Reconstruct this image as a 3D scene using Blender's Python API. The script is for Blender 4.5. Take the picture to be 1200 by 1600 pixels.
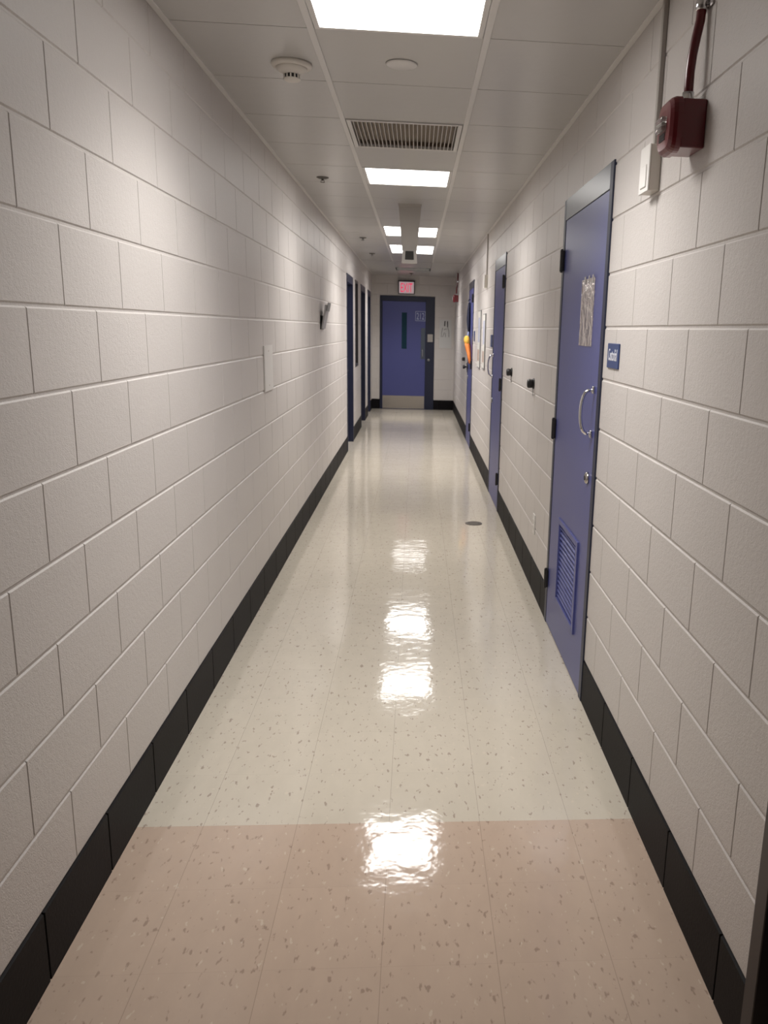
import bpy, bmesh, math, random
from mathutils import Vector, Matrix
random.seed(7)
for o in list(bpy.data.objects):
    bpy.data.objects.remove(o, do_unlink=True)
SC = bpy.context.scene
C = SC.collection
R = math.radians

# ------------------------------------------------------------------ camera
W, H = 1.6286, 2.590                 # corridor width, ceiling height
Y0, Y1 = -2.6, 16.2                  # rear wall, end wall
TH, YA, RO = 0.22393, 0.07925, 0.03048
f0 = Vector((math.sin(YA), math.cos(YA), 0)); r0 = Vector((math.cos(YA), -math.sin(YA), 0)); z0 = Vector((0, 0, 1))
fw = f0*math.cos(TH) - z0*math.sin(TH)
up0 = z0*math.cos(TH) + f0*math.sin(TH)
right = r0*math.cos(RO) + up0*math.sin(RO)
upv = up0*math.cos(RO) - r0*math.sin(RO)
cd = bpy.data.cameras.new('camera'); cam = bpy.data.objects.new('camera', cd); C.objects.link(cam)
M = Matrix((right, upv, -fw)).transposed().to_4x4(); M.translation = Vector((0.8791, 0, 1.5879))
cam.matrix_world = M
cd.sensor_fit = 'VERTICAL'; cd.sensor_height = 32; cd.lens = 1247.0/1600*32
cd.shift_x = -143.9/1600; cd.shift_y = 0.4/1600
cd.clip_start = 0.02; cd.clip_end = 60
cd.dof.use_dof = True; cd.dof.focus_distance = 2.4; cd.dof.aperture_fstop = 8.5
SC.camera = cam

# ------------------------------------------------------------------ world, exposure
wd = bpy.data.worlds.new('world'); SC.world = wd; wd.use_nodes = True
wd.node_tree.nodes['Background'].inputs[0].default_value = (0.5, 0.48, 0.46, 1)
wd.node_tree.nodes['Background'].inputs[1].default_value = 0.02
SC.view_settings.view_transform = 'Standard'; SC.view_settings.look = 'None'
SC.view_settings.gamma = 1.0; SC.view_settings.use_curve_mapping = False
SC.view_settings.exposure = -0.48
LAMP = 13.5                          # radiance of every troffer diffuser
LAMPW = 23.5                         # downward power of each troffer's tubes, thrown by its prismatic lens
LAMPCOL = (1.0, 0.968, 0.935)

# ------------------------------------------------------------------ materials
def mat(name, col=(.5, .5, .5), rough=.5, metal=0.0, coat=0.0, spec=.5, bump=None, emit=None, var=None, **kw):
    m = bpy.data.materials.new(name); m.use_nodes = True
    nt = m.node_tree; b = nt.nodes['Principled BSDF']
    b.inputs['Base Color'].default_value = (*col, 1); b.inputs['Roughness'].default_value = rough
    b.inputs['Metallic'].default_value = metal; b.inputs['Coat Weight'].default_value = coat
    b.inputs['Specular IOR Level'].default_value = spec
    tc = nt.nodes.new('ShaderNodeTexCoord')
    if 'coat_rough' in kw: b.inputs['Coat Roughness'].default_value = kw['coat_rough']
    if var:                                   # (scale, amount): mottling of the paint itself
        n = nt.nodes.new('ShaderNodeTexNoise'); n.inputs['Scale'].default_value = var[0]; n.inputs['Detail'].default_value = 5
        nt.links.new(tc.outputs['Object'], n.inputs['Vector'])
        rp = nt.nodes.new('ShaderNodeMapRange'); rp.inputs['To Min'].default_value = 1-var[1]; rp.inputs['To Max'].default_value = 1+var[1]
        nt.links.new(n.outputs[0], rp.inputs[0])
        mx = nt.nodes.new('ShaderNodeMix'); mx.data_type = 'RGBA'; mx.blend_type = 'MULTIPLY'; mx.inputs[0].default_value = 1
        mx.inputs[6].default_value = (*col, 1); nt.links.new(rp.outputs[0], mx.inputs[7]); nt.links.new(mx.outputs[2], b.inputs['Base Color'])
    if bump:
        prev = None
        for sc, dist in bump:
            n = nt.nodes.new('ShaderNodeTexNoise'); n.inputs['Scale'].default_value = sc; n.inputs['Detail'].default_value = 3
            nt.links.new(tc.outputs['Object'], n.inputs['Vector'])
            bp = nt.nodes.new('ShaderNodeBump'); bp.inputs['Distance'].default_value = dist; bp.inputs['Strength'].default_value = 1
            nt.links.new(n.outputs[0], bp.inputs['Height'])
            if prev: nt.links.new(prev.outputs[0], bp.inputs['Normal'])
            prev = bp
        nt.links.new(prev.outputs[0], b.inputs['Normal'])
    if emit:
        b.inputs['Emission Color'].default_value = (*emit[0], 1); b.inputs['Emission Strength'].default_value = emit[1]
    return m

M_block = mat('painted_block', (.60, .565, .54), .42, bump=[(260, .0012), (70, .0012)], var=(3.0, .035))
M_base = mat('black_base_block', (.007, .006, .007), .55, spec=.12, bump=[(120, .0006)], var=(9, .35))
M_ceil = mat('ceiling_panel', (.50, .487, .467), .30, bump=[(6, .002)], spec=.6)
M_trimw = mat('white_trim', (.68, .66, .635), .35)
M_door = mat('blue_door_paint', (.076, .086, .25), .38, bump=[(90, .0002)], var=(2.5, .05), spec=.4)
M_frame = mat('navy_frame_paint', (.010, .014, .038), .45)
M_framed = mat('dark_frame_paint', (.02, .016, .018), .4)
M_header = mat('reflection_tinted_frame_paint', (.035, .048, .065), .33, coat=.3, coat_rough=.35)  # frame paint lightened and greyed, the ceiling's reflection put into the colour
M_black = mat('black_hardware', (.012, .011, .012), .38)
M_chrome = mat('polished_chrome', (.75, .75, .77), .12, metal=1)
M_steel = mat('brushed_steel', (.55, .52, .48), .26, metal=1, bump=[(35, .0006)])
M_dull = mat('dull_steel', (.33, .33, .33), .4, metal=.8)
M_foil = mat('crinkled_film', (.62, .57, .56), .22, metal=.75, bump=[(14, .02), (60, .002)])
M_red = mat('red_enamel', (.13, .004, .010), .3, coat=.4, coat_rough=.2)
M_redp = mat('red_pipe', (.11, .004, .008), .28, coat=.4)
M_white = mat('white_plastic', (.72, .70, .67), .35)
M_ivory = mat('ivory_plastic', (.68, .64, .58), .4)
M_beige = mat('painted_raceway', (.40, .37, .34), .4)
M_pend = mat('pendant_grey', (.40, .375, .35), .6)
M_baffle = mat('black_baffle', (.014, .013, .012), .9, spec=0.0)
M_esc = mat('tarnished_metal', (.13, .12, .11), .5, metal=.4)
M_slot = mat('dark_slot', (.03, .028, .026), .7)
M_vent = mat('vent_metal', (.50, .47, .44), .4)
M_ventin = mat('vent_inside', (.50, .43, .37), .8)
M_sign = mat('blue_sign_plastic', (.025, .05, .16), .4)
M_paper = mat('paper', (.62, .61, .57), .7)
M_papergrey = mat('grey_paper', (.60, .60, .585), .7)
M_ink = mat('ink', (.03, .03, .035), .6)
M_inkg = mat('grey_ink', (.22, .22, .22), .6)
M_inkb = mat('blue_ink', (.38, .40, .52), .6)
M_inkr = mat('rust_ink', (.38, .27, .22), .6)
M_let = mat('white_letters', (.72, .72, .76), .5)
M_decal = mat('pale_blue_decal', (.45, .49, .68), .5)
M_orange = mat('orange_cloth', (.72, .20, .035), .75, bump=[(25, .01)])
M_yellow = mat('yellow_cloth', (.85, .50, .07), .75, bump=[(25, .01)])
M_navyc = mat('navy_cloth', (.010, .013, .04), .8, bump=[(25, .01)])
M_bluec = mat('grey_blue_cloth', (.22, .26, .42), .8, bump=[(25, .01)])
M_pane = mat('dark_glass', (.008, .011, .014), .06, spec=.6)
M_teal = mat('wired_glass', (.015, .05, .075), .08, spec=.6)
M_exitface = mat('exit_face', (.5, .45, .45), .5, emit=((.62, .45, .48), .55))
M_exitred = mat('exit_letters', (.6, .02, .06), .5, emit=((.95, .02, .12), 1.1))
M_lens = mat('clear_lens', (.75, .73, .72), .08)
M_lens.node_tree.nodes['Principled BSDF'].inputs['Transmission Weight'].default_value = .75

m = mat('lamp_diffuser', (.8, .8, .8), .5, emit=(LAMPCOL, LAMP)); M_lamp = m

def floor_mat():
    m = bpy.data.materials.new('vinyl_tile'); m.use_nodes = True; nt = m.node_tree; b = nt.nodes['Principled BSDF']
    N = nt.nodes.new; L = nt.links.new
    tc = N('ShaderNodeTexCoord'); sep = N('ShaderNodeSeparateXYZ'); L(tc.outputs['Object'], sep.inputs[0])
    def math_(op, a, bv=None, c=None):
        n = N('ShaderNodeMath'); n.operation = op
        for i, v in enumerate((a, bv, c)):
            if v is None: continue
            if isinstance(v, (int, float)): n.inputs[i].default_value = v
            else: L(v, n.inputs[i])
        return n.outputs[0]
    T = .2985
    gx = math_('DIVIDE', math_('SUBTRACT', sep.outputs[0], .2125), T)
    gy = math_('DIVIDE', math_('SUBTRACT', sep.outputs[1], 2.345), .3048)
    # joint lines
    fx = math_('ABSOLUTE', math_('SUBTRACT', math_('FRACT', math_('ADD', gx, .5)), .5))
    fy = math_('ABSOLUTE', math_('SUBTRACT', math_('FRACT', math_('ADD', gy, .5)), .5))
    jx = math_('LESS_THAN', fx, .0022); jy = math_('LESS_THAN', fy, .0014)
    # per tile tone
    cell = N('ShaderNodeCombineXYZ'); L(math_('FLOOR', gx), cell.inputs[0]); L(math_('FLOOR', gy), cell.inputs[1])
    wn = N('ShaderNodeTexWhiteNoise'); wn.noise_dimensions = '3D'; L(cell.outputs[0], wn.inputs['Vector'])
    tone = math_('MULTIPLY_ADD', wn.outputs[0], .03, .985)
    # soft mottling plus chips, stretched along the corridor
    mp = N('ShaderNodeMapping'); mp.inputs['Scale'].default_value = (1, .45, 1); L(tc.outputs['Object'], mp.inputs[0])
    n1 = N('ShaderNodeTexNoise'); n1.inputs['Scale'].default_value = 22; n1.inputs['Detail'].default_value = 4; L(mp.outputs[0], n1.inputs['Vector'])
    n2 = N('ShaderNodeTexNoise'); n2.inputs['Scale'].default_value = 62; n2.inputs['Detail'].default_value = 2; L(mp.outputs[0], n2.inputs['Vector'])
    n3 = N('ShaderNodeTexNoise'); n3.inputs['Scale'].default_value = 55; n3.inputs['Detail'].default_value = 2
    mp3 = N('ShaderNodeMapping'); mp3.inputs['Location'].default_value = (7, 3, 1); mp3.inputs['Scale'].default_value = (1, .5, 1); L(tc.outputs['Object'], mp3.inputs[0]); L(mp3.outputs[0], n3.inputs['Vector'])
    def ramp(src, a, c):
        r = N('ShaderNodeMapRange'); r.inputs[1].default_value = a; r.inputs[2].default_value = c; L(src, r.inputs[0]); return r.outputs[0]
    chipd = ramp(n2.outputs[0], .635, .69); chipl = ramp(n3.outputs[0], .66, .72)
    # colour batch: the tiles nearest the camera are pinker
    batch = math_('LESS_THAN', gy, 0.0)
    mxb = N('ShaderNodeMix'); mxb.data_type = 'RGBA'; L(batch, mxb.inputs[0]); mxb.inputs[6].default_value = (.575, .522, .436, 1); mxb.inputs[7].default_value = (.505, .390, .308, 1)
    def mul(c, fac_socket):
        x = N('ShaderNodeMix'); x.data_type = 'RGBA'; x.blend_type = 'MULTIPLY'; x.inputs[0].default_value = 1; L(c, x.inputs[6]); L(fac_socket, x.inputs[7]); return x.outputs[2]
    c = mul(mxb.outputs[2], tone); c = mul(c, math_('MULTIPLY_ADD', n1.outputs[0], .12, .94))
    def over(c, fac, col):
        x = N('ShaderNodeMix'); x.data_type = 'RGBA'; L(fac, x.inputs[0]); L(c, x.inputs[6]); x.inputs[7].default_value = (*col, 1); return x.outputs[2]
    c = over(c, math_('MULTIPLY', chipd, .55), (.22, .15, .12))
    c = over(c, math_('MULTIPLY', chipl, .5), (.66, .58, .48))
    c = over(c, math_('MULTIPLY', jx, .5), (.14, .10, .08)); c = over(c, math_('MULTIPLY', jy, .22), (.2, .15, .12))
    L(c, b.inputs['Base Color'])
    b.inputs['Roughness'].default_value = .08
    b.inputs['Specular IOR Level'].default_value = .5
    # wavy wax
    nb = N('ShaderNodeTexNoise'); nb.inputs['Scale'].default_value = 9; nb.inputs['Detail'].default_value = 3; nb.inputs['Roughness'].default_value = .55; L(tc.outputs['Object'], nb.inputs['Vector'])
    bp = N('ShaderNodeBump'); bp.inputs['Distance'].default_value = .0015; L(nb.outputs[0], bp.inputs['Height'])
    nb2 = N('ShaderNodeTexNoise'); nb2.inputs['Scale'].default_value = 1.7; nb2.inputs['Detail'].default_value = 1; L(tc.outputs['Object'], nb2.inputs['Vector'])
    bp2 = N('ShaderNodeBump'); bp2.inputs['Distance'].default_value = .004; L(nb2.outputs[0], bp2.inputs['Height']); L(bp.outputs[0], bp2.inputs['Normal'])
    L(bp2.outputs[0], b.inputs['Normal'])
    return m
M_floor = floor_mat()

# ------------------------------------------------------------------ mesh helpers
def obj(name, bm, m, parent=None, smooth=False, loc=None):
    me = bpy.data.meshes.new(name)
    bmesh.ops.recalc_face_normals(bm, faces=bm.faces)
    bm.to_mesh(me); bm.free()
    ms = m if isinstance(m, (list, tuple)) else [m]
    for x in ms: me.materials.append(x)
    if smooth:
        for p in me.polygons: p.use_smooth = True
    o = bpy.data.objects.new(name, me); C.objects.link(o)
    if parent: o.parent = parent
    if loc: o.location = loc
    return o
def B(): return bmesh.new()
def box(bm, x0, x1, y0, y1, z0_, z1, bev=0.0, seg=1, mi=0):
    vs = [bm.verts.new((x, y, z)) for x in (x0, x1) for y in (y0, y1) for z in (z0_, z1)]
    fs = [bm.faces.new([vs[i] for i in q]) for q in ((0, 1, 3, 2), (4, 6, 7, 5), (0, 4, 5, 1), (2, 3, 7, 6), (0, 2, 6, 4), (1, 5, 7, 3))]
    for f in fs: f.material_index = mi
    if bev:
        es = list({e for f in fs for e in f.edges})
        bmesh.ops.bevel(bm, geom=es, offset=bev, segments=seg, profile=.5, affect='EDGES')
def cyl(bm, p, q, r1, r2=None, n=20, cap=True):
    p, q = Vector(p), Vector(q); r2 = r1 if r2 is None else r2
    d = (q-p).normalized(); a = d.orthogonal().normalized(); b = d.cross(a)
    A = [bm.verts.new(p+(a*math.cos(t)+b*math.sin(t))*r1) for t in [2*math.pi*i/n for i in range(n)]]
    Bv = [bm.verts.new(q+(a*math.cos(t)+b*math.sin(t))*r2) for t in [2*math.pi*i/n for i in range(n)]]
    for i in range(n): bm.faces.new((A[i], A[(i+1) % n], Bv[(i+1) % n], Bv[i]))
    if cap: bm.faces.new(A[::-1]); bm.faces.new(Bv)
def tube(bm, pts, r, n=12, flat=1.0, side=None):
    """swept tube; radius may be a list; flat squashes one axis"""
    pts = [Vector(p) for p in pts]; rings = []
    rs = r if isinstance(r, (list, tuple)) else [r]*len(pts)
    prev = side or (pts[1]-pts[0]).orthogonal().normalized()
    for i, p in enumerate(pts):
        d = (pts[min(i+1, len(pts)-1)]-pts[max(i-1, 0)]).normalized()
        a = (prev - d*prev.dot(d)).normalized(); prev = a; b = d.cross(a)
        rings.append([bm.verts.new(p+a*math.cos(t)*rs[i]+b*math.sin(t)*rs[i]*flat) for t in [2*math.pi*k/n for k in range(n)]])
    for A, Bv in zip(rings, rings[1:]):
        for k in range(n): bm.faces.new((A[k], A[(k+1) % n], Bv[(k+1) % n], Bv[k]))
    bm.faces.new(rings[0][::-1]); bm.faces.new(rings[-1])
def lathe(bm, prof, centre, axis='Z', n=28):
    """profile [(r, h)] about an axis through centre"""
    c = Vector(centre); rings = []
    for r, h in prof:
        ring = []
        for k in range(n):
            t = 2*math.pi*k/n; u, v = r*math.cos(t), r*math.sin(t)
            ring.append(bm.verts.new(c+Vector({'Z': (u, v, h), 'X': (h, u, v), 'Y': (u, h, v)}[axis])))
        rings.append(ring)
    for A, Bv in zip(rings, rings[1:]):
        for k in range(n): bm.faces.new((A[k], A[(k+1) % n], Bv[(k+1) % n], Bv[k]))
    bm.faces.new(rings[0][::-1]); bm.faces.new(rings[-1])
def text(name, s, size, m, parent, mat4, depth=.0006, fit=None, tall=None):
    cu = bpy.data.curves.new(name, 'FONT'); cu.body = s; cu.size = size; cu.align_x = 'CENTER'; cu.align_y = 'CENTER'; cu.extrude = depth
    t = bpy.data.objects.new(name, cu); C.objects.link(t); bpy.context.view_layer.update()
    me = bpy.data.meshes.new_from_object(t); bpy.data.objects.remove(t)
    xs = [v.co.x for v in me.vertices]; ys = [v.co.y for v in me.vertices]
    cx, cy = (min(xs)+max(xs))/2, (min(ys)+max(ys))/2
    kx = (fit/(max(xs)-min(xs))) if fit else 1; ky = (tall/(max(ys)-min(ys))) if tall else kx
    for v in me.vertices: v.co.x = (v.co.x-cx)*kx; v.co.y = (v.co.y-cy)*ky
    me.transform(mat4); me.materials.append(m)
    o = bpy.data.objects.new(name, me); C.objects.link(o); o.parent = parent
    return o
# text matrices: reading direction and facing
def facing_minus_y(x, y, z): return Matrix(((1, 0, 0, x), (0, 0, -1, y), (0, 1, 0, z), (0, 0, 0, 1)))
def facing_minus_x(x, y, z): return Matrix(((0, 0, -1, x), (-1, 0, 0, y), (0, 1, 0, z), (0, 0, 0, 1)))
def thing(name, label, cat, loc=(0, 0, 0), group=None):
    o = bpy.data.objects.new(name, None); C.objects.link(o); o.location = loc; o.empty_display_size = .1
    if label: o['label'] = label
    if cat: o['category'] = cat
    if group: o['group'] = group
    return o
def tag(o, label, cat, group=None):
    o['label'] = label; o['category'] = cat
    if group: o['group'] = group
    return o
def struct(o): o['kind'] = 'structure'; return o
def dup(root, loc, label, group=None):
    r = root.copy(); C.objects.link(r); r.location = loc; r['label'] = label
    if group: r['group'] = group
    for ch in list(root.children):
        c = ch.copy(); C.objects.link(c); c.parent = r
        for g in ch.children:
            d = g.copy(); C.objects.link(d); d.parent = c
    return r

# ------------------------------------------------------------------ block walls
CO, BO = .2032, -.0117
def clip(iv, holes):
    out = [iv]
    for a, b in holes:
        nx = []
        for s, e in out:
            if b <= s or a >= e: nx.append((s, e))
            else:
                if a > s: nx.append((s, a))
                if b < e: nx.append((b, e))
        out = nx
    return [(s, e) for s, e in out if e-s > .012]
def block_face(bm, P, s0, s1, z0_, z1, hj=.0030, vj=.0009, hb=.0040, vb=.0020, d=.0036, proud=0.0, e0=True, e1=True, eb=True, et=True):
    """one block face: flat front with sloped edges down to the joint. P(s, z, depth) -> xyz"""
    a0 = s0+(vj if e0 else 0); a1 = s1-(vj if e1 else 0); c0 = z0_+(hj if eb else 0); c1 = z1-(hj if et else 0)
    b0 = a0+(vb if e0 else 0); b1 = a1-(vb if e1 else 0); q0 = c0+(hb if eb else 0); q1 = c1-(hb if et else 0)
    if b1 <= b0 or q1 <= q0: return
    O = [bm.verts.new(P(s, z, d)) for s, z in ((a0, c0), (a1, c0), (a1, c1), (a0, c1))]
    I = [bm.verts.new(P(s, z, -proud)) for s, z in ((b0, q0), (b1, q0), (b1, q1), (b0, q1))]
    bm.faces.new(I)
    for i in range(4): bm.faces.new((O[i], O[(i+1) % 4], I[(i+1) % 4], I[i]))
def wall(name, P, S0, S1, ph_odd, ph_even, holes, thick=.15, TOP=H+.03):
    """holes: (s0, s1, z0, z1). Returns the wall and its base course"""
    for part in ('wall', 'base'):
        bm = B(); d = .0036
        rows = range(1, 2) if part == 'base' else range(2, 14)
        for r in rows:
            zb = 0 if r == 1 else (r-1)*CO+BO; zt = min(r*CO+BO, TOP)
            ph = ph_odd if r % 2 else ph_even
            k = math.floor((S0-ph)/.4064); cuts = []
            while ph+k*.4064 < S1: cuts.append(ph+k*.4064); k += 1
            cuts.append(ph+k*.4064)
            # vertical bands inside this row caused by opening tops and bottoms
            zs = sorted({zb, zt} | {z for h_ in holes for z in h_[2:4] if zb < z < zt})
            for za, zc in zip(zs, zs[1:]):
                hs = [(h_[0], h_[1]) for h_ in holes if h_[2] < (za+zc)/2 < h_[3]]
                for a, b_ in zip(cuts, cuts[1:]):
                    a, b_ = max(a, S0), min(b_, S1)
                    if b_-a < .01: continue
                    for s, e in clip((a, b_), hs):
                        if part == 'base':
                            block_face(bm, P, s, e, za, zc, hj=.0, vj=.002, hb=.003, vb=.002, d=d, proud=.004, eb=False)
                        else:
                            block_face(bm, P, s, e, za, zc, e0=(s == a), e1=(e == b_), eb=(za == zb), et=(zc == zt))
        # solid core behind the joints
        zlo, zhi = (0, CO+BO) if part == 'base' else (CO+BO, TOP)
        ss = sorted({S0, S1} | {s for h_ in holes for s in h_[:2]})
        for a, b_ in zip(ss, ss[1:]):
            mid = (a+b_)/2
            hz = [(h_[2], h_[3]) for h_ in holes if h_[0] < mid < h_[1]]
            for z_a, z_b in clip((zlo, zhi), hz):
                p, q = Vector(P(a, z_a, d)), Vector(P(b_, z_b, thick))
                box(bm, min(p.x, q.x), max(p.x, q.x), min(p.y, q.y), max(p.y, q.y), z_a, z_b)
        struct(obj(name if part == 'wall' else name.replace('wall', 'baseboard'), bm, M_block if part == 'wall' else M_base))
PL = lambda s, z, d: (-d, s, z)
PR_ = lambda s, z, d: (W+d, s, z)
PE = lambda s, z, d: (s, Y1+d, z)
PB = lambda s, z, d: (s, Y0-d, z)
DL = [(10.42, 11.40), (13.02, 14.06), (14.80, 15.62)]                       # doorways in the left wall
DR = [(3.215, 4.25), (6.98, 7.93), (10.85, 11.80)]                           # doors in the right wall
DN = (.40, 1.435)                                                            # doorway beside the camera
DT = 2.24
wall('wall_left', PL, Y0, Y1, .100, .302, [(a, b, -1, DT) for a, b in DL]+[(11.84, 12.36, 1.02, DT)])
wall('wall_right', PR_, Y0, Y1, .375, .182, [(a, b, -1, DT) for a, b in DR]+[(DN[0], DN[1], -1, DT)])
wall('wall_end', PE, -.15, W+.15, .1, .302, [(.155, 1.235, -1, 2.205)])
wall('wall_rear', PB, -.15, W+.15, .1, .302, [])

bm = B(); box(bm, -.3, W+.3, Y0-.2, Y1+.3, -.08, 0); struct(obj('floor', bm, M_floor))

# ------------------------------------------------------------------ ceiling
RL, RR = .500, 1.112                     # the two long grid rails
CELL = .61
yc = [3.10+CELL*k for k in range(-10, 17)]
LIGHTS = [(2.49, 3.10), (5.54, 6.15), (8.57, 9.42), (10.42, 11.50), (14.20, 14.81)]
YG = 12.90                               # the grid stops here, plain board beyond
bm = B()
def panel(bm, x0, x1, y0, y1):
    g = .0014; zt = H+.006
    O = [bm.verts.new(v) for v in ((x0+g, y0+g, zt), (x1-g, y0+g, zt), (x1-g, y1-g, zt), (x0+g, y1-g, zt))]
    I = [bm.verts.new(v) for v in ((x0+g*2, y0+g*2, H), (x1-g*2, y0+g*2, H), (x1-g*2, y1-g*2, H), (x0+g*2, y1-g*2, H))]
    bm.faces.new(I)
    for i in range(4): bm.faces.new((O[i], O[(i+1) % 4], I[(i+1) % 4], I[i]))
busy = LIGHTS[:4]+[(4.32, 4.93)]
def free(a, b):
    return clip((a, b), busy)
for a, b in zip(yc, yc[1:]):
    a, b = max(a, Y0), min(b, YG)
    if b-a < .02: continue
    panel(bm, 0, RL, a, b); panel(bm, RR, W, a, b)
    for s, e in free(a, b): panel(bm, RL, RR, s, e)
# plain board beyond the grid, with the recessed louvred light's opening
for x0, x1, ya, yb in ((0, .505, YG, Y1), (1.107, W, YG, Y1), (.505, 1.107, YG, 14.20), (.505, 1.107, 14.81, Y1)):
    panel(bm, x0-.0014, x1+.0014, ya-.0014, yb+.0014)
# solid deck above, raised over lights and vent
zz = sorted([Y0-.15, Y1+.15]+[v for ab in LIGHTS+[(4.32, 4.93)] for v in ab])
for a, b in zip(zz, zz[1:]):
    hole = any(abs(a-l[0]) < 1e-6 and abs(b-l[1]) < 1e-6 for l in LIGHTS+[(4.32, 4.93)])
    if not hole: box(bm, -.15, W+.15, a, b, H+.0062, H+.2)
    else:
        box(bm, -.15, RL, a, b, H+.0062, H+.2); box(bm, RR, W+.15, a, b, H+.0062, H+.2); box(bm, RL, RR, a, b, H+.16, H+.2)
struct(obj('ceiling', bm, M_ceil))
for i, x in enumerate((RL, RR)):
    bm = B(); box(bm, x-.0125, x+.0125, Y0, YG, H-.004, H+.02, .0015); struct(obj('trim_%d' % (i+1), bm, M_trimw))
for i, (xa, xb) in enumerate(((0.0005, .022), (W-.022, W-.0005))):
    bm = B(); box(bm, xa, xb, Y0, Y1, H-.0045, H+.004, .001); struct(obj('trim_%d' % (i+3), bm, M_trimw))

# ------------------------------------------------------------------ ceiling lights
def light(y0, y1, label, louver=False, k_=1.0):
    t = thing('ceiling_light', label, 'ceiling light', (.806, (y0+y1)/2, H), 'ceiling lights down the middle of the corridor')
    hy = (y1-y0)/2-.002; hx = .291 if not louver else .2995
    fr = B(); w = .018 if not louver else .012
    zb = -.002; zt = .036
    for x0, x1, ya, yb in ((-hx, -hx+w, -hy, hy), (hx-w, hx, -hy, hy), (-hx+w, hx-w, -hy, -hy+w), (-hx+w, hx-w, hy-w, hy)):
        box(fr, x0, x1, ya, yb, zb, .02 if not louver else zt)
    obj('frame', fr, M_trimw if not louver else M_baffle, t)
    d = B()
    zd = .006 if not louver else .018
    box(d, -hx+w, hx-w, -hy+w, hy-w, zd, zd+.004)
    obj('diffuser', d, M_lamp, t)
    if louver:
        n = 5
        for k in range(n+1):
            y = -hy+w+.002+(2*hy-2*w-.004)*k/n; lv = B(); box(lv, -hx+w, hx-w, y-.002, y+.002, .0, .014); obj('louver_blade', lv, M_baffle, t)
    ld = bpy.data.lights.new('tube_light', 'AREA'); ld.shape = 'RECTANGLE'; ld.size = 2*(hx-w)-.01; ld.size_y = 2*(hy-w)-.01
    ld.energy = LAMPW*k_; ld.color = LAMPCOL; ld.spread = R(125)
    lo = bpy.data.objects.new('tube_light', ld); C.objects.link(lo); lo.parent = t; lo.location = (0, 0, zd-.002)
    return t
light(*LIGHTS[0], 'large square ceiling light nearest the camera, cut by the top of the photo', k_=1.12)
light(*LIGHTS[1], 'single lit ceiling light just past the slatted air vent', k_=.88)
light(*LIGHTS[2], 'lit far ceiling light half hidden by the hanging pendant, the nearer of two', k_=1.15)
light(*LIGHTS[3], 'lit far ceiling light half hidden by the hanging pendant, the farther of two', k_=1.05)
light(*LIGHTS[4], 'deep louvred ceiling light recessed in the plain ceiling before the exit door', True, 1.25)

# vent
t = thing('air_vent', 'slatted metal air vent in the ceiling between the first two lights', 'air vent', (.806, 4.625, H))
bm = B(); hx, hy, w = .290, .303, .022
for x0, x1, ya, yb in ((-hx, -hx+w, -hy, hy), (hx-w, hx, -hy, hy), (-hx+w, hx-w, -hy, -hy+w), (-hx+w, hx-w, hy-w, hy)):
    box(bm, x0, x1, ya, yb, -.006, .012, .002)
obj('frame', bm, M_trimw, t)
bm = B(); box(bm, -hx+.001, hx-.001, -hy+.001, hy-.001, .035, .039)
for x0, x1, ya, yb in ((-hx, -hx+.003, -hy, hy), (hx-.003, hx, -hy, hy), (-hx, hx, -hy, -hy+.003), (-hx, hx, hy-.003, hy)): box(bm, x0, x1, ya, yb, .012, .035)
obj('duct', bm, M_ventin, t)
for k in range(25):
    x = -hx+w+(2*hx-2*w)*(k+.5)/25
    bm = B(); box(bm, x-.0022, x+.0022, -hy+w-.002, hy-w+.002, -.004, .022); obj('slat', bm, M_vent, t)

# tapered pendant hanging in front of the far lights
t = thing('hanging_sensor', 'tapered grey pendant with dark square tip hanging in front of the far lights', 'hanging sensor', (.811, 7.05, H))
def frustum(bm, w0, d0, z0_, w1, d1, z1):
    A = [bm.verts.new(v) for v in ((-w0, -d0, z0_), (w0, -d0, z0_), (w0, d0, z0_), (-w0, d0, z0_))]
    Bv = [bm.verts.new(v) for v in ((-w1, -d1, z1), (w1, -d1, z1), (w1, d1, z1), (-w1, d1, z1))]
    bm.faces.new(A); bm.faces.new(Bv[::-1])
    for i in range(4): bm.faces.new((A[i], A[(i+1) % 4], Bv[(i+1) % 4], Bv[i]))
bm = B(); frustum(bm, .098, .040, 0, .092, .034, -.022); obj('canopy', bm, M_pend, t)
bm = B(); frustum(bm, .093, .018, -.022, .062, .018, -.365); obj('stem', bm, M_pend, t)
bm = B(); frustum(bm, .058, .035, -.365, .064, .045, -.470)
obj('sensor_housing', bm, M_beige, t)
bm = B(); V = [bm.verts.new(v) for v in ((-.034, -.0372, -.372), (.034, -.0372, -.372), (.037, -.0438, -.442), (-.037, -.0438, -.442))]
f = bm.faces.new(V); r_ = bmesh.ops.extrude_face_region(bm, geom=[f]); bmesh.ops.translate(bm, verts=[v for v in r_['geom'] if isinstance(v, bmesh.types.BMVert)], vec=(0, .012, 0))
obj('dark_face', bm, M_slot, t)

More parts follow.
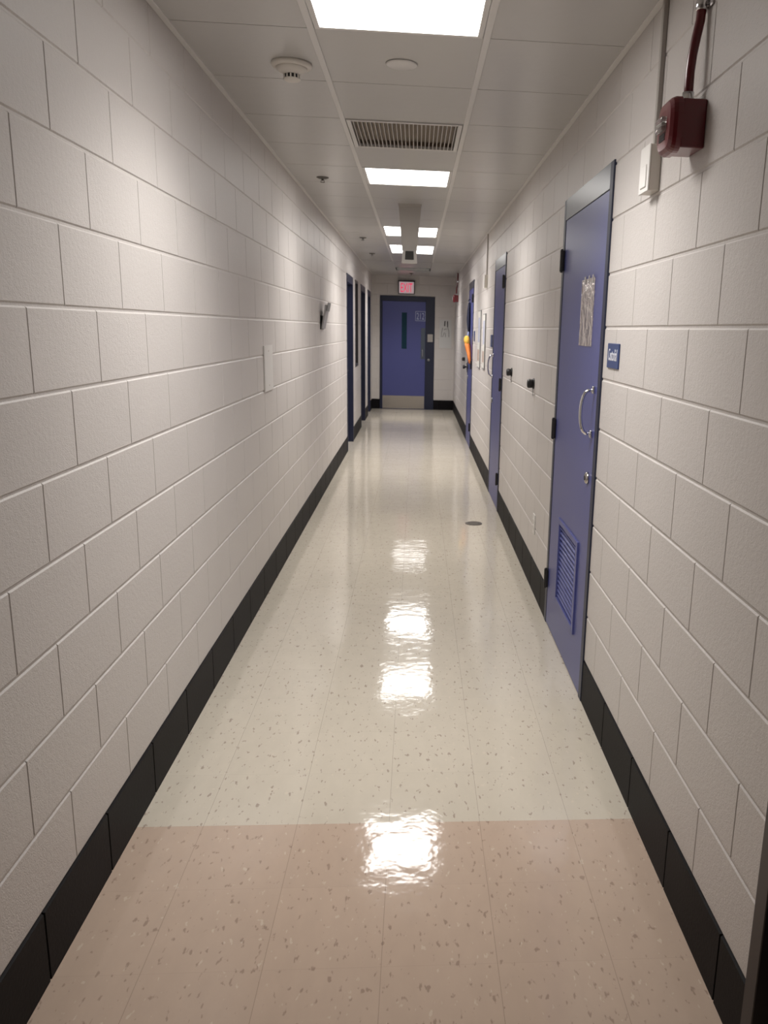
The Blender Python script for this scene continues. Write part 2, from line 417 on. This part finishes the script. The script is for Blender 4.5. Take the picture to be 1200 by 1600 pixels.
# smoke detector
t = thing('smoke_detector', 'round off-white smoke detector on the left side of the ceiling', 'smoke detector', (.375, 3.50, H))
bm = B(); lathe(bm, [(.078, 0), (.080, -.006), (.076, -.014), (.060, -.017)], (0, 0, 0), n=40); obj('base', bm, M_ivory, t, True)
bm = B(); lathe(bm, [(.062, -.014), (.060, -.024), (.048, -.032), (.036, -.036), (.034, -.040)], (0, 0, 0), n=40); obj('body', bm, M_ivory, t, True)
bm = B(); lathe(bm, [(.027, -.038), (.027, -.056)], (0, 0, 0), n=32); obj('chamber', bm, M_slot, t, True)
bm = B(); lathe(bm, [(.033, -.055), (.034, -.058), (.028, -.063), (.01, -.065)], (0, 0, 0), n=32)
for k in range(12):
    a = 2*math.pi*k/12; cyl(bm, (.030*math.cos(a), .030*math.sin(a), -.038), (.030*math.cos(a), .030*math.sin(a), -.057), .0032, n=6)
obj('cap', bm, M_ivory, t, True)

# concealed sprinkler plate, small sprinklers
bm = B(); lathe(bm, [(.060, 0), (.062, -.003), (.056, -.007), (.0, -.008)][:3], (0, 0, 0), n=40)
o = obj('sprinkler_cover_plate', bm, M_white, smooth=True, loc=(.808, 3.43, H)); tag(o, 'flat round white sprinkler cover plate between the first light and the vent', 'sprinkler cover')
def sprinkler(x, y, label):
    t = thing('sprinkler', label, 'sprinkler', (x, y, H), 'small pendant sprinklers on the ceiling')
    bm = B(); lathe(bm, [(.042, 0), (.042, -.003), (.026, -.010), (.014, -.012)], (0, 0, 0), n=24); obj('escutcheon', bm, M_esc, t, True)
    bm = B(); cyl(bm, (0, 0, -.011), (0, 0, -.022), .008, n=12)
    for s in (-1, 1): tube(bm, [(s*.006, 0, -.02), (s*.013, 0, -.024), (s*.010, 0, -.030), (0, 0, -.033)], .002, 6)
    cyl(bm, (0, 0, -.032), (0, 0, -.034), .016, n=16); obj('head', bm, M_esc, t)
    return t
sprinkler(.216, 5.97, 'small dark sprinkler left of the ceiling grid, near the single lit light')
sprinkler(.25, 9.71, 'small sprinkler on the left ceiling strip beside the nearer split light')
sprinkler(.247, 11.72, 'small sprinkler on the left ceiling strip, level with the hanging box')
sprinkler(.764, 15.5, 'small sprinkler right in front of the exit sign')

# ------------------------------------------------------------------ doors, right wall
def frame_right(t, y0, y1, header=.10, m=M_frame, mh=None, hx=None):
    """steel frame wrapping the wall opening, coordinates local to t at (W, y0, 0)"""
    L = y1-y0
    bm = B(); jw = .05
    for a, b in ((0, jw), (L-jw, L)):
        box(bm, -.007, .152, a, b, 0, DT-.0005, .0015)
        box(bm, .045, .060, a-.015 if a else jw, (b+.015) if not a else L-jw, 0, DT-header)      # stop
    obj('door_frame', bm, m, t)
    bm = B(); box(bm, -.007, .152, jw, L-jw, DT-header, DT-.0005, .0015); obj('frame_header', bm, mh or m, t)
def hinge(t, y, z, side):
    h = B(); cyl(h, (-.018, y, z-.052), (-.018, y, z+.052), .0095, n=14)
    for q in (z-.057, z+.053): cyl(h, (-.018, y, q), (-.018, y, q+.004), .007, n=12)
    box(h, -.018, -.006, y-.016, y+.016, z-.05, z+.05, .002)
    obj('hinge', h, M_black, t)
def pull(t, y, z, x=-.0045, m=M_chrome, L=.20):
    """arched strap pull on a door facing -X"""
    p = B(); pts = []
    for k in range(13):
        a = math.pi*k/12; zz_ = math.cos(a)*L/2; xx = x-.006-.050*(max(0, math.sin(a))**.55)
        pts.append((xx, y, z+zz_))
    tube(p, pts, .0075, 12, 1.0)
    for s in (-1, 1):
        box(p, x-.012, x+.001, y-.013, y+.013, z+s*L/2-.016, z+s*L/2+.016, .003, 2)
    obj('pull_handle', p, m, t, True)

# nearest door (closet) with louvre
Ya, Yb = DR[0]
t = struct(thing('door_1', 'blue closet door with a low louvre and chrome pull handle', None, (W, Ya, 0)))
frame_right(t, Ya, Yb, m=M_frame, mh=M_header)
L = Yb-Ya; lv = (3.455-Ya, 3.93-Ya, .235, .655)
# leaf with a louvre opening: four boards around it
bm = B(); x0, x1 = -.0045, .040; ya, yb = .053, L-.053; zt = DT-.103
box(bm, x0, x1, ya, lv[0], .008, zt); box(bm, x0, x1, lv[1], yb, .008, zt)
box(bm, x0, x1, lv[0], lv[1], .008, lv[2]); box(bm, x0, x1, lv[0], lv[1], lv[3], zt)
leaf = obj('door_leaf', bm, M_door, t)
bm = B(); w = .022
for a, b, c, d_ in ((lv[0]-.012, lv[0]+w, lv[2]-.012, lv[3]+.012), (lv[1]-w, lv[1]+.012, lv[2]-.012, lv[3]+.012), (lv[0]+w, lv[1]-w, lv[2]-.012, lv[2]+w-.006), (lv[0]+w, lv[1]-w, lv[3]-w+.006, lv[3]+.012)):
    box(bm, x0-.009, x0+.006, a, b, c, d_, .002)
lf = obj('louver_frame', bm, M_door, t)
bm = B(); n = 15
for k in range(n):
    z = lv[2]+.022+(lv[3]-lv[2]-.04)*(k+.5)/n
    V = [bm.verts.new(v) for v in ((x0-.003, lv[0]+.01, z-.006), (x0-.003, lv[1]-.01, z-.006), (x0+.014, lv[1]-.01, z+.005), (x0+.014, lv[0]+.01, z+.005))]
    f = bm.faces.new(V); r_ = bmesh.ops.extrude_face_region(bm, geom=[f]); bmesh.ops.translate(bm, verts=[v for v in r_['geom'] if isinstance(v, bmesh.types.BMVert)], vec=(.003, 0, .003))
box(bm, x0+.036, x0+.040, lv[0], lv[1], lv[2], lv[3])
obj('louver_slats', bm, M_door, t)
for z in (1.945, 1.092, .26): hinge(t, L-.050, z, 1)
bm = B(); yv0, yv1 = 3.430-Ya, 3.695-Ya
box(bm, x0-.004, x0+.001, yv0, yv1, 1.535, 1.822, .001); o = obj('window_film', bm, M_foil, t); o['label'] = 'crinkled silvery film panel'
bm = B()
for a, b in ((yv0+.02, yv0+.05), (yv0+.10, yv0+.125), (yv0+.18, yv0+.21)): box(bm, x0-.0052, x0-.003, a, b, 1.80, 1.833)
obj('tape', bm, M_lens, t)
pull(t, 3.315-Ya, 1.268, x0, L=.185)
bm = B(); lathe(bm, [(.026, 0), (.026, -.006), (.022, -.012), (.015, -.014)], (x0, 3.345-Ya, .982), 'X', 28)
dl = obj('deadbolt', bm, M_steel, t, True)
bm = B(); lathe(bm, [(.010, 0), (.010, -.003)], (x0-.0135, 3.345-Ya, .982), 'X', 16); obj('keyhole', bm, M_slot, dl)

# middle and far doors on the right
def plain_door(name, y0, y1, label, knob=False):
    t = struct(thing(name, label, None, (W, y0, 0))); L = y1-y0
    frame_right(t, y0, y1, m=M_frame, mh=M_header)
    bm = B(); box(bm, -.0045, .040, .053, L-.053, .008, DT-.103); obj('door_leaf', bm, M_door, t)
    for z in (2.0, 1.13, .29): hinge(t, .050, z, -1)
    if not knob: pull(t, L-.13, 1.26, -.0045, L=.20)
    else:
        k = B(); lathe(k, [(.032, 0), (.032, -.008), (.012, -.012), (.012, -.04), (.026, -.048), (.030, -.062), (.022, -.075)], (-.0045, L-.12, 1.07), 'X', 24); obj('door_knob', k, M_black, t, True)
    bm = B(); lathe(bm, [(.024, 0), (.024, -.006), (.018, -.012)], (-.0045, L-.12, .93), 'X', 20); obj('deadbolt', bm, M_dull, t, True)
    return t
plain_door('door_2', *DR[1], 'plain blue door, second along the right wall')
plain_door('door_3', *DR[2], 'far blue door on the right with things hung on it', True)

# end door
t = struct(thing('door_4', 'blue end door with narrow window and steel kick plate', None, (0, Y1, 0)))
bm = B()
box(bm, .160, .205, -.012, .13, 0, 2.200, .002); box(bm, 1.055, 1.230, -.012, .13, 0, 2.200, .002)
box(bm, .205, 1.055, -.012, .13, 2.105, 2.200, .002)
box(bm, .205, .218, .055, .07, 0, 2.105); box(bm, 1.042, 1.055, .055, .07, 0, 2.105)
obj('door_frame', bm, M_frame, t)
bm = B(); box(bm, .208, .585, 0, .045, .006, 2.10); box(bm, .685, 1.052, 0, .045, .006, 2.10); box(bm, .585, .685, 0, .045, .006, 1.19); box(bm, .585, .685, 0, .045, 1.89, 2.10)
obj('door_leaf', bm, M_door, t)
bm = B(); box(bm, .580, .690, .018, .024, 1.185, 1.895); obj('vision_glass', bm, M_teal, t)
bm = B(); box(bm, .212, 1.048, -.004, .0005, .012, .268, .001); obj('kick_plate', bm, M_steel, t)
bm = B(); box(bm, .965, 1.048, -.005, .0005, 1.0, 1.60, .001); o = obj('pull_plate', bm, mat('dark_bronze_plate', (.10, .12, .15), .35, metal=.6), t)
bm = B(); tube(bm, [(1.0, -.004, 1.20), (1.0, -.045, 1.19), (1.0, -.05, 1.12), (1.0, -.045, 1.05), (1.0, -.004, 1.04)], .007, 10); obj('pull_handle', bm, M_chrome, o, True)
bm = B(); box(bm, 1.095, 1.200, -.030, -.0115, 1.335, 1.485, .004, 2); obj('card_reader', bm, M_beige, t)
bm = B(); lathe(bm, [(.026, 0), (.026, -.012), (.018, -.02)], (1.122, -.0118, .985), 'Y', 24); obj('lock_cylinder', bm, M_dull, t, True)
# room number decal
bm = B()
for a in ((.852, 1.048, 1.912, 1.920), (.852, 1.048, 1.735, 1.743), (.852, .859, 1.735, 1.92), (1.041, 1.048, 1.735, 1.92)): box(bm, a[0], a[1], -.0015, .0003, a[2], a[3])
nd = obj('room_number_border', bm, M_decal, t)
text('room_number', '212', .1, M_decal, t, facing_minus_y(.950, -.0006, 1.8275), fit=.150, tall=.125)

# left doorways: frames through the wall, doors set deep
for i, (a, b) in enumerate(DL):
    t = struct(thing('door_%d' % (i+5), None, None, (0, a, 0))); L = b-a
    bm = B()
    for p, q in ((0, .05), (L-.05, L)): box(bm, -.158, .007, p, q, 0, DT-.0005, .0015)
    box(bm, -.158, .007, .05, L-.05, DT-.10, DT-.0005, .0015)
    obj('door_frame', bm, M_frame, t)
    bm = B(); box(bm, -.155, -.112, .052, L-.052, .006, DT-.102); obj('door_leaf', bm, M_door, t)
    bm = B(); cyl(bm, (-.112, L-.12, 1.0), (-.104, L-.12, 1.0), .027, n=20); tube(bm, [(-.104, L-.12, 1.0), (-.066, L-.12, 1.0), (-.060, L-.14, 1.0), (-.060, L-.24, .997)], .009, 10)
    obj('door_handle', bm, M_chrome, t, True)
# window between the first two left doorways
t = struct(thing('window_1', None, None, (0, 11.84, 1.02))); L, Hh = .52, DT-1.02
bm = B()
for p, q, c, d_ in ((0, .04, 0, Hh), (L-.04, L, 0, Hh), (.04, L-.04, 0, .04), (.04, L-.04, Hh-.04, Hh)): box(bm, -.15, .006, p, q, c+.0005, d_-.0005, .0015)
obj('window_frame', bm, M_framed, t)
bm = B(); box(bm, -.062, -.056, .035, L-.035, .035, Hh-.035); obj('pane', bm, M_pane, t)

# doorway beside the camera
t = struct(thing('door_8', None, None, (W, DN[0], 0))); L = DN[1]-DN[0]
bm = B()
for p, q in ((0, .05), (L-.05, L)): box(bm, -.010, .155, p, q, 0, DT-.0005, .002)
box(bm, -.010, .155, .05, L-.05, DT-.1, DT-.0005, .002)
obj('door_frame', bm, M_framed, t)
bm = B(); box(bm, .09, .134, .052, L-.052, .006, DT-.102); obj('door_leaf', bm, M_framed, t)
bm = B(); cyl(bm, (.09, .13, 1.0), (.082, .13, 1.0), .027, n=20); tube(bm, [(.082, .13, 1.0), (.044, .13, 1.0), (.040, .15, 1.0), (.040, .25, 1.0)], .009, 10); obj('door_handle', bm, M_chrome, t, True)

# ------------------------------------------------------------------ wall things, right
def plaque(y0, y1, z0_, z1, label, word=None, grp='blue room signs on the right wall'):
    t = thing('room_sign', label, 'sign', (W, (y0+y1)/2, (z0_+z1)/2), grp)
    bm = B(); a, b = (y1-y0)/2, (z1-z0_)/2; box(bm, -.006, -.0002, -a, a, -b, b, .0015); obj('plate', bm, M_sign, t)
    if word: text('lettering', word, .03, M_let, t, facing_minus_x(-.0063, 0, .004), fit=a*1.5, tall=.044)
    return t
plaque(2.955, 3.130, 1.462, 1.555, 'small blue sign with white lettering beside the near louvred door', 'Custodial')
plaque(8.02, 8.20, 1.43, 1.55, 'small plain-looking blue sign just beyond the second right door')
plaque(10.48, 10.66, 1.45, 1.58, 'small dark blue sign just before the far right door')

# door holder bumpers
def bumper(y, z, label, first=[None]):
    if first[0]: return dup(first[0], (W, y, z), label)
    t = thing('wall_bumper', label, 'wall bumper', (W, y, z), 'black bumpers on the right wall'); first[0] = t
    bm = B(); lathe(bm, [(.034, 0), (.034, -.006), (.026, -.010)], (0, 0, 0), 'X', 28); obj('mounting_plate', bm, M_black, t, True)
    bm = B(); lathe(bm, [(.026, -.006), (.028, -.024), (.029, -.034), (.024, -.042), (.010, -.045)], (0, 0, 0), 'X', 28); obj('rubber_bumper', bm, M_black, t, True)
    bm = B(); tube(bm, [(-.008, 0, -.028), (-.006, 0, -.055), (-.0045, 0, -.078)], .002, 6); obj('release_wire', bm, M_dull, t)
    return t
bumper(5.10, 1.268, 'black round wall bumper nearer the louvred closet door')
bumper(6.31, 1.276, 'black round wall bumper nearer the second blue door')
bumper(12.55, 1.15, 'tiny black wall bumper beyond the far right door')

# outlets
def outlet(y, z, label, first=[None]):
    if first[0]: return dup(first[0], (W, y, z), label)
    t = thing('wall_outlet', label, 'outlet', (W, y, z), 'wall outlets on the right wall'); first[0] = t
    bm = B(); box(bm, -.006, -.0002, -.038, .038, -.062, .062, .002, 2); obj('cover_plate', bm, M_white, t)
    for s in (-1, 1):
        bm = B(); lathe(bm, [(.0165, -.005), (.0165, -.0085)], (0, 0, s*.0195), 'X', 24); k = obj('receptacle', bm, M_white, t)
        bm = B()
        for a in (-.006, .006): box(bm, -.0088, -.0078, a-.001, a+.001, s*.0195-.001, s*.0195+.007)
        cyl(bm, (-.0088, 0, s*.0195-.007), (-.0078, 0, s*.0195-.007), .0024, n=10); obj('slots', bm, M_slot, k)
    return t
outlet(4.81, .42, 'white wall outlet between the two nearest right doors')
outlet(15.0, .33, 'tiny white wall outlet near the end of the right wall')

# white box with raceway up to the ceiling
def whitebox(y, z, label, first=[None]):
    if first[0]: return dup(first[0], (W, y, z), label)
    t = thing('junction_box', label, 'junction box', (W, y, z), 'white wall boxes with raceways'); first[0] = t
    bm = B(); box(bm, -.035, -.0002, -.050, .050, -.068, .068, .003, 2); obj('body', bm, M_ivory, t)
    bm = B(); box(bm, -.039, -.0345, -.052, .052, -.070, .070, .002); fp = obj('face_plate', bm, M_white, t)
    bm = B(); box(bm, -.0415, -.0385, -.030, .030, -.055, .012, .002)
    obj('switch', bm, M_white, fp)
    bm = B(); box(bm, -.016, -.0002, -.009, .009, .068, H-z-.005, .002); obj('raceway', bm, M_beige, t)
    return t
whitebox(2.655, 2.098, 'white junction box and raceway next to the near red fire alarm')
whitebox(8.86, 2.10, 'far white junction box and raceway beyond the second blue door')

# fire alarm
def alarm(y, z, label, first=[None]):
    if first[0]: return dup(first[0], (W, y, z), label)
    t = thing('fire_alarm', label, 'fire alarm', (W, y, z), 'red fire alarms on the right wall'); first[0] = t
    bm = B(); box(bm, -.066, -.0002, -.058, .062, -.060, .060, .004, 2); obj('back_box', bm, M_red, t)
    bm = B(); prof = []
    for k in range(32):      # rounded face housing
        a = 2*math.pi*k/32; c, s = math.cos(a), math.sin(a)
        prof.append((math.copysign(abs(c)**.45, c)*.066, math.copysign(abs(s)**.62, s)*.070))
    rings = [[bm.verts.new((x, p[0]*k, p[1]*k)) for p in prof] for x, k in ((-.064, 1), (-.078, 1), (-.088, .94), (-.096, .82), (-.098, .55))]
    for A, Bv in zip(rings, rings[1:]):
        for k in range(32): bm.faces.new((A[k], A[(k+1) % 32], Bv[(k+1) % 32], Bv[k]))
    bm.faces.new(rings[0][::-1]); bm.faces.new(rings[-1]); obj('housing', bm, M_red, t, False)
    bm = B(); box(bm, -.112, -.095, -.030, .034, -.014, .022, .006, 2); ln = obj('strobe_lens', bm, M_lens, t, True)
    bm = B(); cyl(bm, (-.103, -.02, .003), (-.103, .024, .003), .004, n=10); obj('flash_tube', bm, M_white, ln)
    bm = B(); 
    for k in range(5): box(bm, -.1, -.0965, -.024, .026, -.036+k*.004, -.034+k*.004)
    obj('horn_grille', bm, M_slot, t)
    top = H-z
    pts = [(-.036, .0, .06), (-.036, 0, .10), (-.036, 0, .14), (-.033, 0, .18), (-.027, 0, .22), (-.020, 0, .26), (-.018, 0, .30), (-.018, 0, top-.0005)]
    bm = B(); tube(bm, pts, .0125, 16); obj('conduit', bm, M_redp, t, True)
    bm = B(); lathe(bm, [(.016, .058), (.018, .062), (.018, .072), (.0155, .074), (.0155, .088)], (-.036, 0, 0), 'Z', 20); obj('connector', bm, M_chrome, t, True)
    bm = B(); lathe(bm, [(.0150, .285), (.0165, .287), (.0165, .312), (.0150, .314)], (-.018, 0, 0), 'Z', 20); box(bm, -.003, -.0002, -.035, .035, .290, .309); obj('strap', bm, M_chrome, t, True)
    return t
alarm(2.275, 2.134, 'large red fire alarm with strobe and red conduit near the camera')
alarm(15.0, 2.14, 'tiny red fire alarm with conduit at the far end of the right wall')

# posters on the right wall
def poster(y0, y1, z0_, z1, label, seed):
    t = thing('wall_poster', label, 'poster', (W, (y0+y1)/2, (z0_+z1)/2), 'posters on the right wall')
    a, b = (y1-y0)/2, (z1-z0_)/2
    bm = B(); box(bm, -.012, -.0002, -a, a, -b, b, .001); obj('frame', bm, M_inkg, t)
    bm = B(); box(bm, -.0128, -.0115, -a+.012, a-.012, -b+.012, b-.012); obj('sheet', bm, M_paper, t)
    bm = B(); box(bm, -.0134, -.0126, -a*.7, a*.6, -b*.1, b*.75); obj('blue_print', bm, M_inkb, t)
    bm = B(); box(bm, -.0134, -.0126, -a*.6, a*.7, -b*.75, -b*.35); obj('rust_print', bm, M_inkr, t)
poster(8.84, 9.12, 1.17, 1.77, 'framed poster on the right wall, nearer one of the pair', 3)
poster(9.50, 9.86, 1.15, 1.82, 'framed poster on the right wall, farther one of the pair', 5)

# things hung on the far right door
def lumpy(bm, pts, rs, n=14, seed=1, flat=.6):
    rg = random.Random(seed)
    tube(bm, pts, rs, n, flat, Vector((1, 0, 0)))
    for v in bm.verts: v.co += Vector((rg.uniform(-.005, .005), rg.uniform(-.006, .006), rg.uniform(-.004, .004)))
t = thing('cloth_bundle', 'rolled orange and yellow cloth hooked on the far right door', 'cloth', (W, 11.1, 1.2))
bm = B(); lumpy(bm, [(-.022, -.14, -.05), (-.032, -.04, .06), (-.044, .06, .15), (-.052, .10, .20)], [.014, .026, .034, .036], seed=2, flat=1.2); obj('orange_cloth', bm, M_orange, t, True)
bm = B(); lumpy(bm, [(-.050, .09, .19), (-.056, .12, .245), (-.060, .13, .285), (-.060, .14, .305)], [.037, .042, .036, .018], seed=4, flat=1.2); obj('yellow_cloth', bm, M_yellow, t, True)
bm = B(); tube(bm, [(-.004, -.12, -.02), (-.020, -.12, -.035), (-.034, -.12, -.05)], .004, 8); obj('hook', bm, M_black, t)
t = thing('hanging_garment', 'dark navy garment hanging high on the far right door', 'garment', (W, 11.45, 1.9))
bm = B(); lumpy(bm, [(-.024, 0, .06), (-.026, .01, -.02), (-.030, .0, -.15), (-.026, -.01, -.28), (-.022, 0, -.36)], [.010, .017, .022, .018, .010], seed=5, flat=4.5); obj('navy_fabric', bm, M_navyc, t, True)
bm = B(); lumpy(bm, [(-.024, -.03, -.33), (-.030, -.04, -.40), (-.024, -.02, -.47)], [.010, .018, .008], seed=6, flat=2.5); obj('pale_tail', bm, M_bluec, t, True)
bm = B(); tube(bm, [(-.004, 0, .10), (-.030, 0, .10), (-.040, 0, .075)], .005, 8); obj('hook', bm, M_black, t)
t = thing('key_bunch', 'dark and silver bunch of keys dangling from the far right door', 'keys', (W, 11.42, 1.08))
bm = B(); tube(bm, [(-.004, 0, .07), (-.030, 0, .06), (-.040, 0, .04)], .006, 8); obj('hook', bm, M_black, t)
for k in range(5):
    a = -.05+.025*k; bm = B(); cyl(bm, (-.038, a, .03-.01*k % .02), (-.034, a, .03-.01*k % .02), .018, n=16); box(bm, -.038, -.034, a-.005, a+.005, -.07+.006*k, .02); obj('key', bm, M_dull if k % 2 else M_black, t)

# ------------------------------------------------------------------ wall things, left
t = thing('cover_plate', 'square cream blank cover plate on the left wall', 'cover plate', (0, 4.89, 1.333))
bm = B(); box(bm, .0002, .008, -.132, .132, -.132, .132, .002, 2); obj('plate', bm, M_white, t)
for s in (-1, 1):
    bm = B(); lathe(bm, [(.006, .0078), (.005, .0095)], (0, 0, s*.10), 'X', 12); obj('screw', bm, M_ivory, t)
t = thing('wall_file', 'grey document holder tilting out from the left wall', 'document holder', (0, 7.62, 1.56))
bm = B()
P0 = [(.008, 0), (.020, 0), (.064, .215), (.046, .215)]
for ya_, yb_ in ((-.05, .20),):
    A = [bm.verts.new((x, ya_, z)) for x, z in P0]; Bv = [bm.verts.new((x, yb_, z)) for x, z in P0]
    bm.faces.new(A); bm.faces.new(Bv[::-1])
    for i in range(4): bm.faces.new((A[i], A[(i+1) % 4], Bv[(i+1) % 4], Bv[i]))
obj('tray', bm, mat('pale_grey_plastic', (.36, .35, .36), .4), t)
bm = B(); box(bm, .0002, .006, -.05, .20, -.005, .12, .001); obj('gap_shade_plate', bm, M_slot, t)  # dark plate stands for the shadow in the gap behind the tray
bm = B(); V = [(.057, -.045, .16), (.061, -.045, .16), (.076, -.045, .235), (.071, -.045, .235)]
A = [bm.verts.new(v) for v in V]; Bv = [bm.verts.new((x, .195, z)) for x, y, z in V]; bm.faces.new(A); bm.faces.new(Bv[::-1])
for i in range(4): bm.faces.new((A[i], A[(i+1) % 4], Bv[(i+1) % 4], Bv[i]))
obj('clip', bm, M_inkg, t)  # clip's grey stands for the shading on the holder

# ------------------------------------------------------------------ end wall things
t = thing('exit_sign', 'lit red EXIT sign in a black housing above the end door', 'exit sign', (.672, Y1, 2.365))
bm = B(); hx, hz = .160, .128
box(bm, -hx, hx, -.055, -.0002, -hz, hz, .004)
box(bm, -hx, -hx+.016, -.066, -.055, -hz, hz); box(bm, hx-.016, hx, -.066, -.055, -hz, hz); box(bm, -hx+.016, hx-.016, -.066, -.055, hz-.026, hz); box(bm, -hx+.016, hx-.016, -.066, -.055, -hz, -hz+.012)
obj('housing', bm, M_black, t)
bm = B(); box(bm, -hx+.016, hx-.016, -.0585, -.0548, -hz+.012, hz-.026); obj('panel', bm, M_exitface, t)
text('lettering', 'EXIT', .2, M_exitred, t, facing_minus_y(.002, -.0592, -.008), fit=.225, tall=.165)
t = thing('evacuation_map', 'pale paper map with dark curved lines right of the end door', 'map', (1.445, Y1, 1.50))
bm = B(); box(bm, -.115, .115, -.004, -.0002, -.275, .275); obj('sheet', bm, M_papergrey, t)
bm = B()
def stroke(bm, a, b, w=.006):
    (x0, z0_), (x1, z1) = a, b; d = Vector((x1-x0, z1-z0_)); n = Vector((-d.y, d.x)).normalized()*w/2
    q = [(x0+n.x, z0_+n.y), (x1+n.x, z1+n.y), (x1-n.x, z1-n.y), (x0-n.x, z0_-n.y)]
    A = [bm.verts.new((x, -.0050, z)) for x, z in q]; Bv = [bm.verts.new((x, -.0038, z)) for x, z in q]
    bm.faces.new(A); bm.faces.new(Bv[::-1])
    for i in range(4): bm.faces.new((A[i], A[(i+1) % 4], Bv[(i+1) % 4], Bv[i]))
stroke(bm, (-.010, .25), (-.016, .15), .022); stroke(bm, (.040, .25), (.044, .13), .020)
obj('dark_marks', bm, M_ink, t)
bm = B()
for a, b in (((-.052, .12), (-.072, .03)), ((-.072, .03), (-.078, -.06)), ((.048, .12), (.070, .05)), ((.070, .05), (.072, -.06)), ((-.02, .03), (-.05, -.06)), ((.0, .09), (.03, .10)), ((0, .02), (.005, -.06)), ((-.03, .08), (0, .10))): stroke(bm, a, b, .012)
obj('drawn_lines', bm, M_inkg, t)
bm = B(); box(bm, -.007, .007, -.012, -.0002, -.24, .16, .002); o = obj('sign_strip', bm, M_ivory, loc=(1.597, Y1, 1.50)); tag(o, 'narrow upright cream strip between the map and the corner', 'wall strip')

# floor cleanout
t = thing('floor_cleanout', 'small round metal cleanout cover set in the floor', 'cleanout cover', (1.379, 6.523, 0))
bm = B(); lathe(bm, [(.072, .0002), (.070, .003), (.060, .0035)], (0, 0, 0), 'Z', 40); obj('cover', bm, mat('worn_brass', (.10, .085, .07), .4, metal=.5), t)
for s in (-1, 1):
    bm = B(); cyl(bm, (s*.04, 0, .0034), (s*.04, 0, .0045), .005, n=12); obj('screw', bm, M_slot, t)
